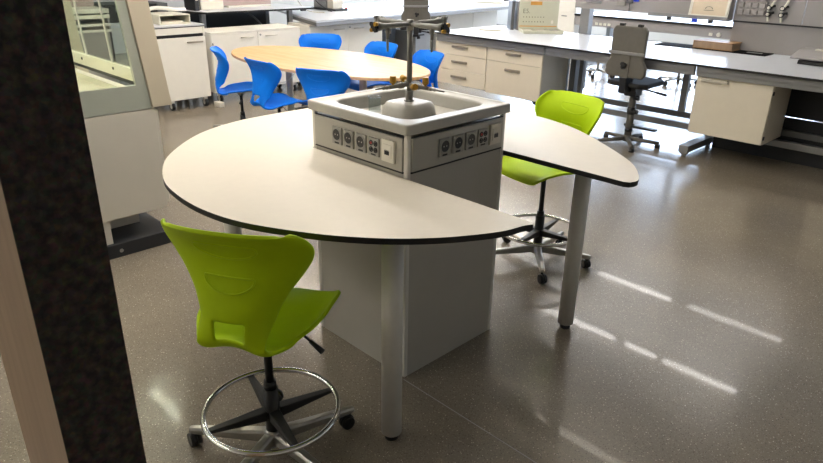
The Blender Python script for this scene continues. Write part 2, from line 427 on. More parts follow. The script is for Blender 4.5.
def service_panel(face):
    """fascia with sockets, local x along the face, -y outwards, then rotated"""
    rz = 0 if face == 'near' else PI/2
    b = nb(); box(b, -.272, .272, -.0045, .012, .932, 1.062)
    pn = obj('service_panel', b, 'panel', su, (0, -a, 0) if face == 'near' else (a, 0, 0), (0, 0, rz), bevel=.002)
    b = nb(); box(b, -.274, .274, -.0025, .004, .925, .9305); box(b, -.274, .274, -.0025, .004, 1.0635, 1.068)
    obj('shadow_gap', b, 'hole', pn)
    xs = (-.112, -.037, .04, .117) if face == 'near' else (-.1, -.022, .056, .134)
    for i, x in enumerate(xs):
        b = nb(); z = 1.0
        box(b, x-.03, x+.03, -.012, -.0045, z-.036, z+.036, 0)
        if i < 3:
            c = Vector((x, -.012, z+.005))
            torus(b, c+Vector((0, -.0005, 0)), .0255, .003, 32, 6, 'y', 0)
            cyl(b, c+Vector((0, .001, 0)), c+Vector((0, -.0012, 0)), .0235, seg=28, mi=1)
            for s in (-1, 1):
                cyl(b, c+Vector((s*.008, 0, 0)), c+Vector((s*.008, -.0022, 0)), .0028, seg=10, mi=2)
            box(b, x-.014, x+.014, -.0128, -.012, z-.033, z-.026, 1)
            obj('power_socket', b, ['plate', 'hole', 'alud'], pn, bevel=.0015)
        else:
            for s in (-1, 1):
                for q in (-1, 1):
                    c = Vector((x+s*.013, -.012, z+q*.013+.002))
                    torus(b, c, .009, .0028, 16, 6, 'y', 1)
                    cyl(b, c, c+Vector((0, -.003, 0)), .0055, seg=14, mi=(2 if (s < 0 or q > 0) and s*q < 0 else 1))
            box(b, x-.014, x+.014, -.0128, -.012, z-.033, z-.027, 1)
            obj('banana_socket', b, ['plate', 'hole', 'red'], pn, bevel=.0015)
    x = xs[3]+(.086 if face == 'near' else .078)
    b = nb(); z = 1.002
    box(b, x-.034, x+.034, -.016, -.0045, z-.043, z+.043, 0)
    box(b, x-.022, x+.022, -.0185, -.016, z-.026, z+.026, 0)
    box(b, x-.014, x+.012, -.0195, -.0185, z-.014, z+.002, 1)
    for k in range(3): box(b, x-.011+k*.008, x-.007+k*.008, -.0198, -.0195, z-.002, z+.006, 1)
    obj('switch_plate', b, ['whitep', 'hole'] if face == 'near' else ['cabside', 'hole'], pn, bevel=.002)
service_panel('near'); service_panel('right')

# ------------------------------------------------------------------ tap tower
tp = thing('laboratory_tap', 'tall grey laboratory tap tower with four arms standing in the sink', 'tap', (0, 0, 1.1205))
b = nb(); cyl(b, (0, 0, 0), (0, 0, .006), .021, seg=28); cyl(b, (0, 0, .006), (0, 0, .045), .0155, seg=24); cyl(b, (0, 0, .045), (0, 0, .33), .0115, seg=24); cyl(b, (0, 0, .29), (0, 0, .332), .0145, seg=24)
obj('column', b, 'tapgrey', tp)
for (dx, dy, L, hz) in ((0, -1, .205, .314), (1, 0, .205, .314), (-1, 0, .2, .316), (0, 1, .2, .316)):
    b = nb(); d = Vector((dx, dy, 0)); o_ = Vector((0, 0, hz))
    ps = [o_, o_+d*.05, o_+d*.055, o_+d*.1, o_+d*.105, o_+d*.15, o_+d*.165, o_+d*.185]
    tube(b, ps, [.008, .009, .0105, .0105, .0115, .0115, .0165, .017], 16)
    if dx+dy*-1 > 0:   # near arms carry a visible downward nozzle
        n0 = o_+d*.125
        tube(b, [n0, n0-Vector((0, 0, .022)), n0-Vector((0, 0, .024)), n0-Vector((0, 0, .05))], [.009, .0105, .008, .006], 14)
        tube(b, [n0-Vector((0, 0, .05)), n0-Vector((0, 0, .098))], [.006, .0042], 12)
    else:
        n0 = o_+d*.125
        tube(b, [n0, n0-Vector((0, 0, .05))], [.009, .0075], 14)
    arm = obj('arm', b, 'tapgrey', tp)
    b = nb(); p0 = o_+d*.185
    cyl(b, p0, p0+d*.008, .017, .02, 20, mi=0); cyl(b, p0+d*.008, p0+d*.018, .013, .015, 16, mi=0)
    side = Vector((-dy, dx, 0))
    for k in range(4):
        t = k*PI/2+PI/4; c = p0+d*.011+(side*math.cos(t)+Vector((0, 0, math.sin(t))))*.016
        cyl(b, c-d*.006, c+d*.008, .008, seg=12, mi=0 if k % 2 else 1)
    obj('hand_wheel', b, ['blackp', 'gold'] if dx-dy > 0 else ['tapgrey', 'tapgrey'], arm)
for (dx, dy, L, hz) in ((0, -1, .19, .072), (1, 0, .2, .069), (-1, .35, .05, .078), (.9, -.4, .04, .062)):
    d = Vector((dx, dy, 0)).normalized(); o_ = Vector((0, 0, hz)); b = nb()
    if L > .1:
        tube(b, [o_, o_+d*.03, o_+d*.035, o_+d*.06, o_+d*.065, o_+d*.12], [.0095, .0095, .0125, .0125, .0095, .0085], 14)
        tube(b, [o_+d*.12, o_+d*.13, o_+d*.135, o_+d*.15, o_+d*.155, o_+d*L], [.007, .0085, .005, .007, .0035, .003], 12)
        kp, kd = o_+d*.095, Vector((0, 0, 1))
    else:
        tube(b, [o_, o_+d*.035], [.008, .007], 12); kp, kd = o_+d*.03, (d+Vector((0, 0, .25))).normalized()
    gv = obj('gas_valve', b, 'tapgrey', tp)
    b = nb(); cyl(b, kp, kp+kd*.014, .006, seg=12); cyl(b, kp+kd*.014, kp+kd*.02, .011, .0145, 16); cyl(b, kp+kd*.02, kp+kd*.044, .0145, .013, 16)
    obj('knob', b, 'gold', gv, bevel=.001)
# glass cylinder in the basin
b = nb(); lathe(b, [(.0, .0), (.026, .0), (.0275, .003), (.0275, .148), (.031, .155), (.0285, .155), (.0255, .147), (.0255, .005), (0, .005)], seg=28)
tag(obj('glass_beaker', b, 'beaker', loc=(-.152, -.062, .969)), 'clear glass beaker standing in the grey sink basin', 'beaker')

# ------------------------------------------------------------------ shell chairs
def shell_mesh(bm, emboss=True):
    prof = [(.225, -.050, .150), (.208, -.022, .186), (.165, -.004, .206), (.08, .003, .215), (0, -.004, .213), (-.08, -.012, .196), (-.15, -.022, .158), (-.2, -.012, .122),
            (-.226, .03, .112), (-.222, .09, .124), (-.203, .155, .154), (-.186, .215, .196), (-.182, .27, .229), (-.198, .318, .238), (-.230, .362, .218), (-.246, .378, .198)]
    C = cat([Vector(p) for p in prof], 5); NV = len(C); NU = 26; g = []
    for i, c in enumerate(C):
        s = max(0, min(1, (c.y-.01)/.06)) if i > NV*.4 else 0          # 0 seat .. 1 back
        row = []
        for j in range(NU+1):
            u = -1+2*j/NU
            w = c.z
            x = math.sin(u*PI/2*.92)/math.sin(PI/2*.92)*w
            dz = (1-s)*(.016*abs(u)**3-.004*(1-u*u))*(1 if i < NV*.35 else max(0, 1-(i/NV-.35)/.1))
            h = (c.y-.0)/.4
            dy = s*((.064+.026*math.sin(min(1, max(0, h))*PI))*abs(u)**2.2)
            if NV*.38 < i < NV*.75: dz -= .02*math.exp(-((c.y)/.035)**2)*math.sin(PI*min(1, abs(u)/1.25))**2
            if i > NV-8: dz -= .012*(i-(NV-8))/8*abs(u)**3
            row.append(bm.verts.new((x, c.x+dy, c.y+dz)))
        g.append(row)
    for i in range(NV-1):
        zc = C[i].y
        for j in range(NU):
            uc = -1+2*(j+.5)/NU
            if i > NV*.45 and .018 < zc < .066 and abs(uc) < .3: continue
            f = bm.faces.new((g[i][j], g[i][j+1], g[i+1][j+1], g[i+1][j])); f.smooth = True
    # raised D-shaped outlines on the backrest
    marks = []
    if emboss:
        def surf(u, z):
            for i in range(NV-1):
                if i > NV*.45 and C[i].y <= z <= C[i+1].y:
                    t = (z-C[i].y)/(C[i+1].y-C[i].y+1e-9); c = C[i].lerp(C[i+1], t); h = c.y/.4
                    return Vector((math.sin(u*PI/2*.92)/math.sin(PI/2*.92)*c.z, c.x+(.064+.026*math.sin(min(1, max(0, h))*PI))*abs(u)**2.2, z))
            return Vector((0, -.2, z))
        for (zc, up_) in ((.315, 1), (.205, 1)):
            P = []
            for k in range(40):
                t = 2*PI*k/40; uu = math.cos(t)*.30; zz = math.sin(t)*.038
                if zz > 0: zz = min(zz, .012); 
                P.append(surf(uu, zc+zz*up_))
            marks.append(P)
    return marks
def make_chair(name, label, cat_, loc, rz, colour, seat_h, footrest, base_off, group=None):
    t = thing(name, label, cat_, loc, rz, group)
    b = nb(); marks = shell_mesh(b)
    o = obj('seat_shell', b, colour, t, (0, 0, seat_h))
    so = o.modifiers.new('thick', 'SOLIDIFY'); so.thickness = .013; so.offset = 0
    ss = o.modifiers.new('smooth', 'SUBSURF'); ss.levels = 1; ss.render_levels = 1
    b = nb()
    for P in marks:
        for s in (-1, 1): tube(b, [p+Vector((0, s*.0072, 0)) for p in P], .0032, 6, True)
    obj('grip_outline', b, colour, o)
    b = nb(); box(b, -.075, .075, -.09, .09, seat_h-.032, seat_h-.014); lathe(b, [(.0, -.07), (.03, -.07), (.036, -.035), (.06, -.03)], (0, 0, seat_h))
    obj('mechanism', b, 'steel', t, bevel=.004)
    b = nb(); tube(b, [(.05, .0, seat_h-.04), (.14, .0, seat_h-.075), (.17, -.01, seat_h-.088)], .004, 8)
    cyl(b, (.165, -.008, seat_h-.086), (.215, -.025, seat_h-.108), .0075, .01, 12)
    obj('lever', b, 'blackp', t)
    b = nb(); cyl(b, (0, 0, .3 if footrest else .18), (0, 0, seat_h-.04), .0145, seg=20); obj('gas_column', b, 'blackp', t)
    b = nb(); z1 = .32 if footrest else .24
    cyl(b, (0, 0, .055), (0, 0, z1-.03), .0275, .0265, 24); cyl(b, (0, 0, z1-.03), (0, 0, z1), .0225, .021, 24); obj('column_sleeve', b, 'blackp', t)
    if footrest:
        b = nb(); torus(b, (0, 0, .2), .235, .0105, 72, 12); fr = obj('footrest_ring', b, 'chrome', t)
        for k in range(4):
            an = base_off[1]+k*PI/2; d = Vector((math.cos(an), math.sin(an), 0)); s = Vector((-d.y, d.x, 0)); b = nb()
            pts = []
            A = [b.verts.new(p) for p in (d*.024+s*.02+Vector((0, 0, .165)), d*.024-s*.02+Vector((0, 0, .165)), d*.024-s*.02+Vector((0, 0, .205)), d*.024+s*.02+Vector((0, 0, .205)))]
            B = [b.verts.new(p) for p in (d*.228+s*.012+Vector((0, 0, .187)), d*.228-s*.012+Vector((0, 0, .187)), d*.228-s*.012+Vector((0, 0, .198)), d*.228+s*.012+Vector((0, 0, .198)))]
            for i in range(4):
                j = (i+1) % 4; b.faces.new((A[i], A[j], B[j], B[i]))
            b.faces.new(A[::-1]); b.faces.new(B)
            obj('footrest_spoke', b, 'blackp', fr, bevel=.003)
    b = nb(); lathe(b, [(0, .05), (.034, .05), (.04, .07), (.036, .105), (.028, .115), (0, .115)])
    bs = obj('base_hub', b, 'alud', t)
    for k in range(5):
        an = base_off[0]+k*2*PI/5; d = Vector((math.cos(an), math.sin(an), 0)); s = Vector((-d.y, d.x, 0)); b = nb()
        sec = [(.02, .021, .062, .108), (.12, .019, .062, .1), (.3, .0145, .066, .09), (.318, .011, .07, .086)]
        rings = []
        for (r_, w_, z0, z1_) in sec:
            c = d*r_
            rings.append([b.verts.new(c+s*w_*q+Vector((0, 0, z))) for q, z in ((1, z0), (-1, z0), (-1, z1_-.008), (-.6, z1_), (.6, z1_), (1, z1_-.008))])
        for A, B in zip(rings, rings[1:]):
            for i in range(6):
                j = (i+1) % 6; b.faces.new((A[i], A[j], B[j], B[i]))
        b.faces.new(rings[0][::-1]); b.faces.new(rings[-1])
        obj('base_arm', b, 'alud', t, bevel=.002)
        b = nb(); c = d*.3; ww = an+.6+k*1.1; wa = Vector((math.cos(ww), math.sin(ww), 0)); wf = Vector((-wa.y, wa.x, 0))
        cw = c+wf*.012
        for q in (-1, 1): cyl(b, cw+wa*q*.005+Vector((0, 0, .0275)), cw+wa*q*.02+Vector((0, 0, .0275)), .0275, .0255, 20)
        cyl(b, c+Vector((0, 0, .03)), c+Vector((0, 0, .068)), .0075, seg=10)
        tube(b, [cw+wa*-.0025+Vector((math.cos(0)*0, 0, .0275))+(wf*math.cos(t_)+Vector((0, 0, math.sin(t_))))*.026 for t_ in [PI*i/8 for i in range(9)]], .006, 6)
        obj('castor', b, 'blackp', t)
    return t
lf = (-.51, .86)
c_rz = yaw(*lf)
st1 = make_chair('drafting_chair', 'lime green drafting chair with chrome foot ring nearest the camera, seen from behind', 'chair', (.301, -.958, 0), c_rz, 'lime', .60, True,
                 (math.radians(4)-c_rz, math.radians(77)-c_rz), 'lime drafting chairs')
st2 = dup(st1, (-.025, 1.125, 0), yaw(-.2, -.98), 'lime green drafting chair tucked under the far half of the horseshoe table', 'lime drafting chairs')
_d = math.radians(23-4)-(st2.rotation_euler[2]-c_rz)
for ch in st2.children:
    if ch.name.split('.')[0] in ('base_arm', 'castor', 'base_hub', 'footrest_ring'): ch.rotation_euler = (0, 0, _d)
bc = make_chair('swivel_chair', 'blue swivel chair at the left end of the oval table, seen from the side', 'chair', (-3.73, 1.36, 0), yaw(.46, .89), 'blue', .47, False, (.5, 0), 'blue swivel chairs')
for loc, f, l in (((-3.0, 1.31), (.02, 1.), 'blue swivel chair with curved back at near side of oval table, second from left'),
                  ((-2.36, 1.40), (-.42, .9), 'blue swivel chair right behind the sink rim, at near side of the oval table'),
                  ((-4.03, 2.55), (.72, -.69), 'blue swivel chair at far side of oval table, in front of the white double cabinet'),
                  ((-3.17, 2.55), (-.05, -1.), 'blue swivel chair at far side of the oval table, left of the tap column'),
                  ((-2.44, 2.46), (-.25, -.97), 'blue swivel chair at right end of the oval table, in front of the drawers')):
    dup(bc, (loc[0], loc[1], 0), yaw(*f), l, 'blue swivel chairs')

# ------------------------------------------------------------------ oval table
ot = thing('oval_table', 'oval beech wood table surrounded by blue chairs', 'table', (-3.22, 1.99, 0), .058)
b = nb(); prism(b, [(1.262*math.cos(t), .612*math.sin(t)) for t in [2*PI*i/96 for i in range(96)]], .715, .74)
obj('tabletop', b, 'beech', ot, bevel=.003)
for sx in (-1, 1):
    b = nb(); cyl(b, (sx*.55, 0, .03), (sx*.55, 0, .715), .035, seg=24); obj('leg', b, 'alu', ot)
    b = nb(); box(b, sx*.55-.035, sx*.55+.035, -.3, .3, .0, .035); obj('foot_bar', b, 'alu', ot, bevel=.006)
b = nb(); box(b, -.5, .5, -.03, .03, .67, .715); obj('crossbar', b, 'steel', ot)
b = nb(); tube(b, cat([(-.1, -.45, .71), (-.13, -.5, .63), (-.05, -.52, .58), (.05, -.49, .6), (.1, -.45, .66), (.12, -.42, .71)], 6), .004, 6); obj('cable', b, 'cable', ot)

# ------------------------------------------------------------------ foreground board with wood edge
pb = thing('partition_board', 'dark brown cork-faced board with pale wood edge in the left foreground', 'board', (1.0, -1.695, 0))
b = nb(); box(b, -.004, 0, -.06, .06, 0, 2.5); obj('cork_face', b, 'cork', pb)
b = nb(); box(b, -.36, -.004, -.06, .06, 0, 2.5); obj('wood_edge', b, 'oak', pb, bevel=.002)

# ------------------------------------------------------------------ fume hood
fh = thing('fume_hood', 'beige laboratory fume hood with glass side and dark plinth behind the cork board', 'fume hood', (-1.75, -.75, 0))
# local: +x towards the camera (0 = side face), y along the side face; depth runs to -x
b = nb(); box(b, -1.25, -.02, -.72, .36, 0, .07); box(b, -1.25, .012, -.72, .40, 0, .085); obj('plinth', b, 'kick', fh, bevel=.004)
b = nb(); box(b, -.05, -.015, -.30, .04, .085, .235); box(b, -1.2, -.25, -.70, .3, .085, .235); obj('base_frame', b, 'hoodw', fh)
b = nb(); cyl(b, (.0, .02, .1), (.013, .02, .1), .012, seg=14); obj('adjuster', b, 'alud', fh, (0, .05, -.06))
b = nb(); box(b, -1.25, 0, -.72, .395, .235, .845); bc_ = obj('base_cabinet', b, 'hoodw', fh, bevel=.003)
b = nb(); box(b, -1.2, -.01, .395, .415, .26, .835); obj('door', b, 'hoodw', bc_, bevel=.003)
def yl(z): return .376-(z-.857)*.107
def yr(z): return .497-(z-.857)*.107
def yg(z): return .305-(z-.991)*.088
def quad_prism(bm, ring, x0, x1): prism(bm, ring, x0, x1, 'x')
b = nb()
quad_prism(b, [(-.72, .85), (yl(.85), .85), (yl(.99), .99), (-.72, .99)], -.025, 0)
quad_prism(b, [(yg(.99), .99), (yl(.99), .99), (yl(2.2), 2.2), (yg(2.2), 2.2)], -.025, 0)
quad_prism(b, [(-.72, 2.0), (yg(2.), 2.0), (yg(2.2), 2.2), (-.72, 2.2)], -.025, 0)
obj('side_panel', b, 'hoodg', fh)
b = nb(); quad_prism(b, [(yl(.855)+.004, .855), (yr(.855), .855), (yr(2.2), 2.2), (yl(2.2)+.004, 2.2)], -.05, .012); obj('front_post', b, 'hood', fh, bevel=.004)
b = nb(); quad_prism(b, [(-.70, .99), (yg(.99), .99), (yg(2.), 2.0), (-.70, 2.0)], -.018, -.012); obj('side_glass', b, 'glass', fh)
b = nb(); box(b, -1.23, -.02, -.72, .40, .845, .9); obj('work_surface', b, 'hoodi', fh)
b = nb(); box(b, -1.24, -.02, -.74, -.72, .85, 2.2); obj('rear_lining', b, 'hoodi', fh)
b = nb(); box(b, -1.27, -1.245, -.72, .4, .85, .93); box(b, -1.27, -1.245, -.72, .3, 2.0, 2.2); obj('far_panel', b, 'hoodg', fh)
b = nb(); quad_prism(b, [(.42, .85), (.49, .85), (.37, 2.2), (.30, 2.2)], -1.29, -1.245); obj('front_post', b, 'hood', fh)
b = nb(); box(b, -1.27, 0, -.72, .37, 2.2, 2.3); obj('top_cover', b, 'hood', fh)
b = nb(); box(b, -1.24, -.055, .318, .345, 1.0, 1.072); sl = obj('sash_rail', b, 'hoodi', fh, bevel=.003)
b = nb(); box(b, -1.24, -.055, .326, .345, .978, 1.0); obj('rail_groove', b, 'blackp', sl)
b = nb(); box(b, -1.24, -.05, .31, .36, .9, .94); obj('sill_rail', b, 'hoodi', fh)
for x in (-.33, -.83):
    b = nb(); box(b, x-.008, x+.008, .314, .318, 1.035, 1.05); obj('rail_fitting', b, 'blackp', sl)
for x in (-.36, -.77):
    b = nb(); quad_prism(b, [(.325, 1.072), (.335, 1.072), (.27, 2.1), (.26, 2.1)], x-.007, x+.007); obj('sash_bar', b, 'alu', fh)
b = nb(); quad_prism(b, [(.328, 1.072), (.333, 1.072), (.268, 2.1), (.263, 2.1)], -1.24, -.06); obj('sash_glass', b, 'glass', fh)
b = nb(); cyl(b, (-1.0, -.3, 2.18), (-.3, -.3, 2.18), .015, seg=12); obj('lamp_tube', b, 'hoodlamp', fh)
b = nb(); quad_prism(b, [(-.70, .93), (.30, .93), (.2, 2.0), (-.70, 2.0)], -1.262, -1.256); obj('far_glass', b, 'glass', fh)
b = nb(); box(b, -.9, -.6, -.1, .02, .9, .93); obj('surface_tray', b, 'steel', fh, bevel=.004)

# ------------------------------------------------------------------ handles, cabinets
def bar_handle(bm, c, along, L, out, r=.009):
    c, along, out = Vector(c), Vector(along), Vector(out)
    for s in (-1, 1): cyl(bm, c+along*s*L*.42, c+along*s*L*.42+out*.024, r*.7, seg=8)
    q = [c+along*L*.5+out*.024, c-along*L*.5+out*.024]
    tube(bm, q, r, 10)

# mobile pedestal left
pc = thing('mobile_pedestal', 'white mobile pedestal cabinet with one door, beside the fume hood', 'cabinet', (-5.15, 1.53, 0))
b = nb(); box(b, -.6, -.02, -.32, .26, .115, .80); obj('body', b, 'creamw', pc, bevel=.002)
b = nb(); box(b, -.018, 0, -.32, .26, .118, .80); d_ = obj('door', b, 'creamw', pc, bevel=.003)
b = nb(); bar_handle(b, (0, .12, .745), (0, 1, 0), .19, (1, 0, 0)); obj('handle', b, 'handle', d_)
b = nb(); box(b, -.6, .0, -.32, .235, .835, .905); box(b, -.02, .004, .238, .26, .81, .905); obj('drawer', b, 'creamw', pc, bevel=.002)
b = nb(); box(b, -.6, -.003, -.32, .236, .802, .833); box(b, -.6, .002, -.32, .26, .906, .914); obj('gap_strip', b, 'blackp', pc)
b = nb(); box(b, -.62, .004, -.33, .262, .915, .932); obj('top', b, 'grey', pc, bevel=.002)
for x in (-.06, -.54):
    for y in (-.2, .21):
        b = nb()
        cyl(b, (x, y-.016, .045), (x, y+.016, .045), .045, seg=24, mi=0); cyl(b, (x, y-.018, .045), (x, y+.018, .045), .026, seg=20, mi=1); box(b, x-.02, x+.02, y-.022, y+.022, .07, .115, 1)
        obj('castor', b, ['rubber', 'alu'], pc)

def double_cabinet(name, label, loc, w, z0, z1, depth, m, castors=True, handles=True):
    t = thing(name, label, 'cabinet', loc)
    b = nb(); box(b, -depth, -.02, 0, w, z0, z1-.02); obj('body', b, 'cabside' if m == 'cream' else m, t, bevel=.002)
    b = nb(); box(b, -depth, .0, 0, w, z1-.018, z1); obj('top', b, m, t, bevel=.002)
    for k in range(2):
        b = nb(); y0 = k*w/2+.002; y1 = (k+1)*w/2-.002; box(b, -.018, 0, y0, y1, z0+.004, z1-.024); d = obj('door', b, m, t, bevel=.003)
        b = nb(); yc = (w/2-.16) if k == 0 else (w/2+.18); bar_handle(b, (0, yc, z1-.075), (0, 1, 0), .17, (1, 0, 0), .006); obj('handle', b, 'cabside', d)
        if k == 1:
            b = nb(); cyl(b, (0, w/2+.035, z1-.06), (.006, w/2+.035, z1-.06), .011, seg=14); obj('lock', b, 'steel', d)
    b = nb(); box(b, -.01, .003, .012, .022, z1-.14, z1-.115); obj('hinge_cap', b, 'blackp', t)
    if castors:
        for x in (-.08, -depth+.08):
            for y in (.09, w-.09):
                b = nb(); cyl(b, (x, y-.016, .045), (x, y+.016, .045), .045, seg=24, mi=0); cyl(b, (x, y-.018, .045), (x, y+.018, .045), .026, seg=20, mi=1); box(b, x-.02, x+.02, y-.022, y+.022, .07, z0, 1)
                obj('castor', b, ['rubber', 'alu'], t)
    return t
double_cabinet('double_cabinet', 'white two-door cabinet on castors in front of the black-edged standing table', (-5.2, 1.885, 0), 1.25, .126, .82, .5, 'creamw')
double_cabinet('double_cabinet', 'white two-door cabinet under the thick grey worktop behind the oval table', (-5.2, 3.29, 0), 1.26, .126, .825, .5, 'creamw')
double_cabinet('double_cabinet', 'white two-door cabinet far behind, seen above the left end of the grey bench', (-5.75, 6.5, 0), 1.34, .126, .86, .5, 'creamw')
b = nb(); box(b, -.06, .06, -.035, .035, 0, .06); tag(obj('power_adapter', b, ['whitep'], loc=(-5.05, 1.83, 0), bevel=.006), 'small white power brick on the floor between the two left cabinets', 'adapter')

# file tray and white hose on the pedestal
ft = thing('file_tray', 'cream open-front letter tray on the white mobile pedestal', 'tray', (-5.28, 1.52, .932))
b = nb()
box(b, -.42, 0, -.18, .18, 0, .008); box(b, -.42, 0, -.18, .18, .092, .1); box(b, -.42, 0, -.18, -.17, .008, .092); box(b, -.42, 0, .17, .18, .008, .092); box(b, -.42, -.41, -.17, .17, .008, .092)
obj('tray_body', b, 'hoodi', ft, bevel=.002)
b = nb(); box(b, -.4, -.03, -.15, .1, .008, .03); obj('paper_stack', b, 'paper', ft)
b = nb(); tube(b, cat([(-5.5, 1.15, 1.03), (-5.55, 1.3, 1.06), (-5.6, 1.42, 1.085), (-5.6, 1.55, 1.08), (-5.62, 1.68, 1.06), (-5.7, 1.85, 1.05)], 6), .022, 10)
tag(obj('white_hose', b, 'cable'), 'white flexible hose lying over the cream letter tray', 'hose')

# printer on a desk further back
b = nb(); box(b, -6.7, -5.95, .95, 1.85, .86, .9)
dk = thing('side_desk', 'grey desk behind the mobile pedestal carrying the black printer', 'desk', (0, 0, 0))
obj('desktop', b, 'grey', dk, bevel=.003)
for y in (1.0, 1.8):
    b = nb(); box(b, -6.62, -6.56, y-.03, y+.03, 0, .86); box(b, -6.06, -6.0, y-.03, y+.03, 0, .86); obj('leg', b, 'steel', dk)
shf = thing('shelf_rack', 'cream open shelf rack seen through the glass of the fume hood', 'shelf', (-5.62, .5, 0))
for z0, z1, m_ in ((.86, .885, 'creamw'), (.92, .945, 'creamw'), (1.0, 1.04, 'hoodi'), (1.055, 1.1, 'hoodi')):
    b = nb(); box(b, -.4, 0, -.6, .44, z0, z1); obj('shelf', b, m_, shf, bevel=.003)
b = nb(); box(b, -.4, -.02, -.6, .44, .1, .86); obj('lower_cabinet', b, 'board', shf)
b = nb(); box(b, -.42, -.4, -.6, .44, .0, 2.0); obj('back_panel', b, 'pink', shf)
for y in (-.6, .42):
    b = nb(); box(b, -.4, -.02, y, y+.02, 0, 1.1); obj('side_panel', b, 'board', shf)
pr_ = thing('printer', 'black office printer behind the white hose at upper left', 'printer', (-6.35, 1.5, .9))
b = nb(); box(b, -.25, .24, -.42, .33, 0, .2); obj('body', b, 'blackp', pr_, bevel=.012)
b = nb(); box(b, .235, .25, -.3, .1, .12, .17); obj('control_panel', b, 'steel', pr_, bevel=.003)
b = nb(); box(b, .24, .262, .2, .33, .02, .2); obj('side_flap', b, 'darksteel', pr_, bevel=.004)

# ------------------------------------------------------------------ standing table and what is on it
sd = thing('standing_table', 'grey standing table with thin black edge behind the white two-door cabinet', 'table', (0, 0, 0))
b = nb(); prism(b, [(-6.55, 1.97), (-5.86, 2.06), (-5.71, 2.14), (-5.67, 3.72), (-6.55, 3.72)], .977, 1.0)
for f in b.faces: f.material_index = 0 if f.normal.z > .9 else 1
obj('tabletop', b, ['grey', 'black'], sd)
for (x, y) in ((-5.83, 3.42), (-6.4, 3.42), (-6.4, 2.2), (-5.95, 2.2)):
    b = nb(); box(b, x-.03, x+.03, y-.03, y+.03, 0, .977); obj('leg', b, 'steel', sd, bevel=.004)
b = nb(); box(b, -5.76, -5.72, 3.55, 3.62, .955, .977); obj('clip', b, 'blackp', sd)
b = nb(); box(b, -6.42, -6.38, 2.23, 3.39, .35, .94); obj('modesty_panel', b, 'kick', sd)
b = nb(); tube(b, cat([(-6.36, 3.0, .95), (-6.2, 3.1, .86), (-6.1, 3.2, .7)], 5), .012, 8); obj('cable', b, 'steel', sd)
tb_ = thing('archive_box', 'white cardboard box at left end of the standing table', 'box', (-6.2, 2.42, 1.0))
b = nb(); box(b, -.12, .12, -.16, .16, 0, .28); obj('carton', b, 'paper', tb_, bevel=.004)
b = nb(); box(b, -.125, .125, -.165, .165, .28, .31); obj('lid', b, 'whitep', tb_, bevel=.004)
fd = thing('ring_binder', 'dark green ring binder beside the white box on the standing table', 'binder', (-6.12, 2.16, 1.0))
b = nb(); box(b, -.14, .14, -.03, .03, 0, .32); obj('cover', b, 'kick', fd, bevel=.004)
b = nb(); box(b, .1405, .142, -.018, .018, .12, .25); obj('spine_label', b, 'paper', fd)
ms = thing('monitor', 'wide mauve-grey screen standing on the standing table', 'screen', (-6.3, 3.05, 1.0))
b = nb(); box(b, -.02, .02, -.38, .38, .02, .5); obj('screen_panel', b, 'pink', ms, bevel=.006)
b = nb(); box(b, -.09, .1, -.33, .33, 0, .02); obj('base', b, 'whitep', ms, bevel=.004)

# ------------------------------------------------------------------ left worktop row (desk 2)
wk = thing('worktop', 'long pale grey worktop with thick front edge behind the oval table', 'worktop', (0, 0, 0))
b = nb(); prism(b, [(-4.99, 3.24), (-5.2, 5.9), (-5.5, 8.6), (-7.0, 8.6), (-7.0, 3.9), (-6.05, 3.58)], .875, .9); obj('slab', b, 'grey', wk, bevel=.002)
b = nb(); prism(b, [(-4.995, 3.245), (-5.2, 5.9), (-5.5, 8.6), (-5.56, 8.6), (-5.26, 5.9), (-5.06, 3.28), (-6.05, 3.62), (-6.06, 3.585)], .832, .875); obj('fascia', b, 'steel', wk)
for (x, y) in ((-5.35, 4.62), (-5.4, 5.68), (-6.8, 4.62), (-6.8, 6.2)):
    b = nb(); box(b, x-.03, x+.03, y-.03, y+.03, 0, .832); obj('leg', b, 'steel', wk)
mc = thing('laboratory_instrument', 'metal laboratory instrument with black base on the grey worktop', 'instrument', (-6.3, 4.45, .9))
b = nb(); box(b, -.26, .32, -.13, .12, .0, .03); obj('base', b, 'blackp', mc, bevel=.006)
b = nb(); box(b, -.22, .08, -.11, .1, .03, .42); obj('body', b, 'steel', mc, bevel=.01)
b = nb(); box(b, .1, .24, -.1, .09, .03, .4); obj('front_housing', b, 'cabside', mc, bevel=.008)
b = nb(); cyl(b, (.3, .1, .02), (.3, .1, .05), .02, seg=14); obj('button', b, 'red', mc)
b = nb(); tube(b, cat([(-6.2, 4.05, 1.15), (-6.1, 4.1, 1.03), (-5.98, 4.13, .96), (-5.9, 4.18, .93), (-5.95, 4.24, .91), (-6.05, 4.25, .91)], 6), .008, 8)
tag(obj('power_cable', b, 'blackp'), 'black looping cable beside the instrument on the grey worktop', 'cable')
b = nb(); tube(b, cat([(-6.3, 3.85, 1.1), (-6.15, 3.86, .99), (-6.02, 3.88, .925), (-5.9, 3.95, .91), (-5.8, 4.0, .91)], 6), .008, 8)
tag(obj('data_cable', b, 'cable'), 'white looping cable beside the instrument on the grey worktop', 'cable')
for (loc, rz, l) in (((-6.1, 5.05, .9), .3, 'white paper sheet on grey worktop right of the instrument'), ((-5.85, 5.6, .9), -.5, 'white paper sheet on grey worktop farther right')):
    b = nb(); box(b, -.15, .15, -.11, .11, 0, .002); tag(obj('paper_sheet', b, 'paper', loc=loc, rot=(0, 0, rz)), l, 'paper')

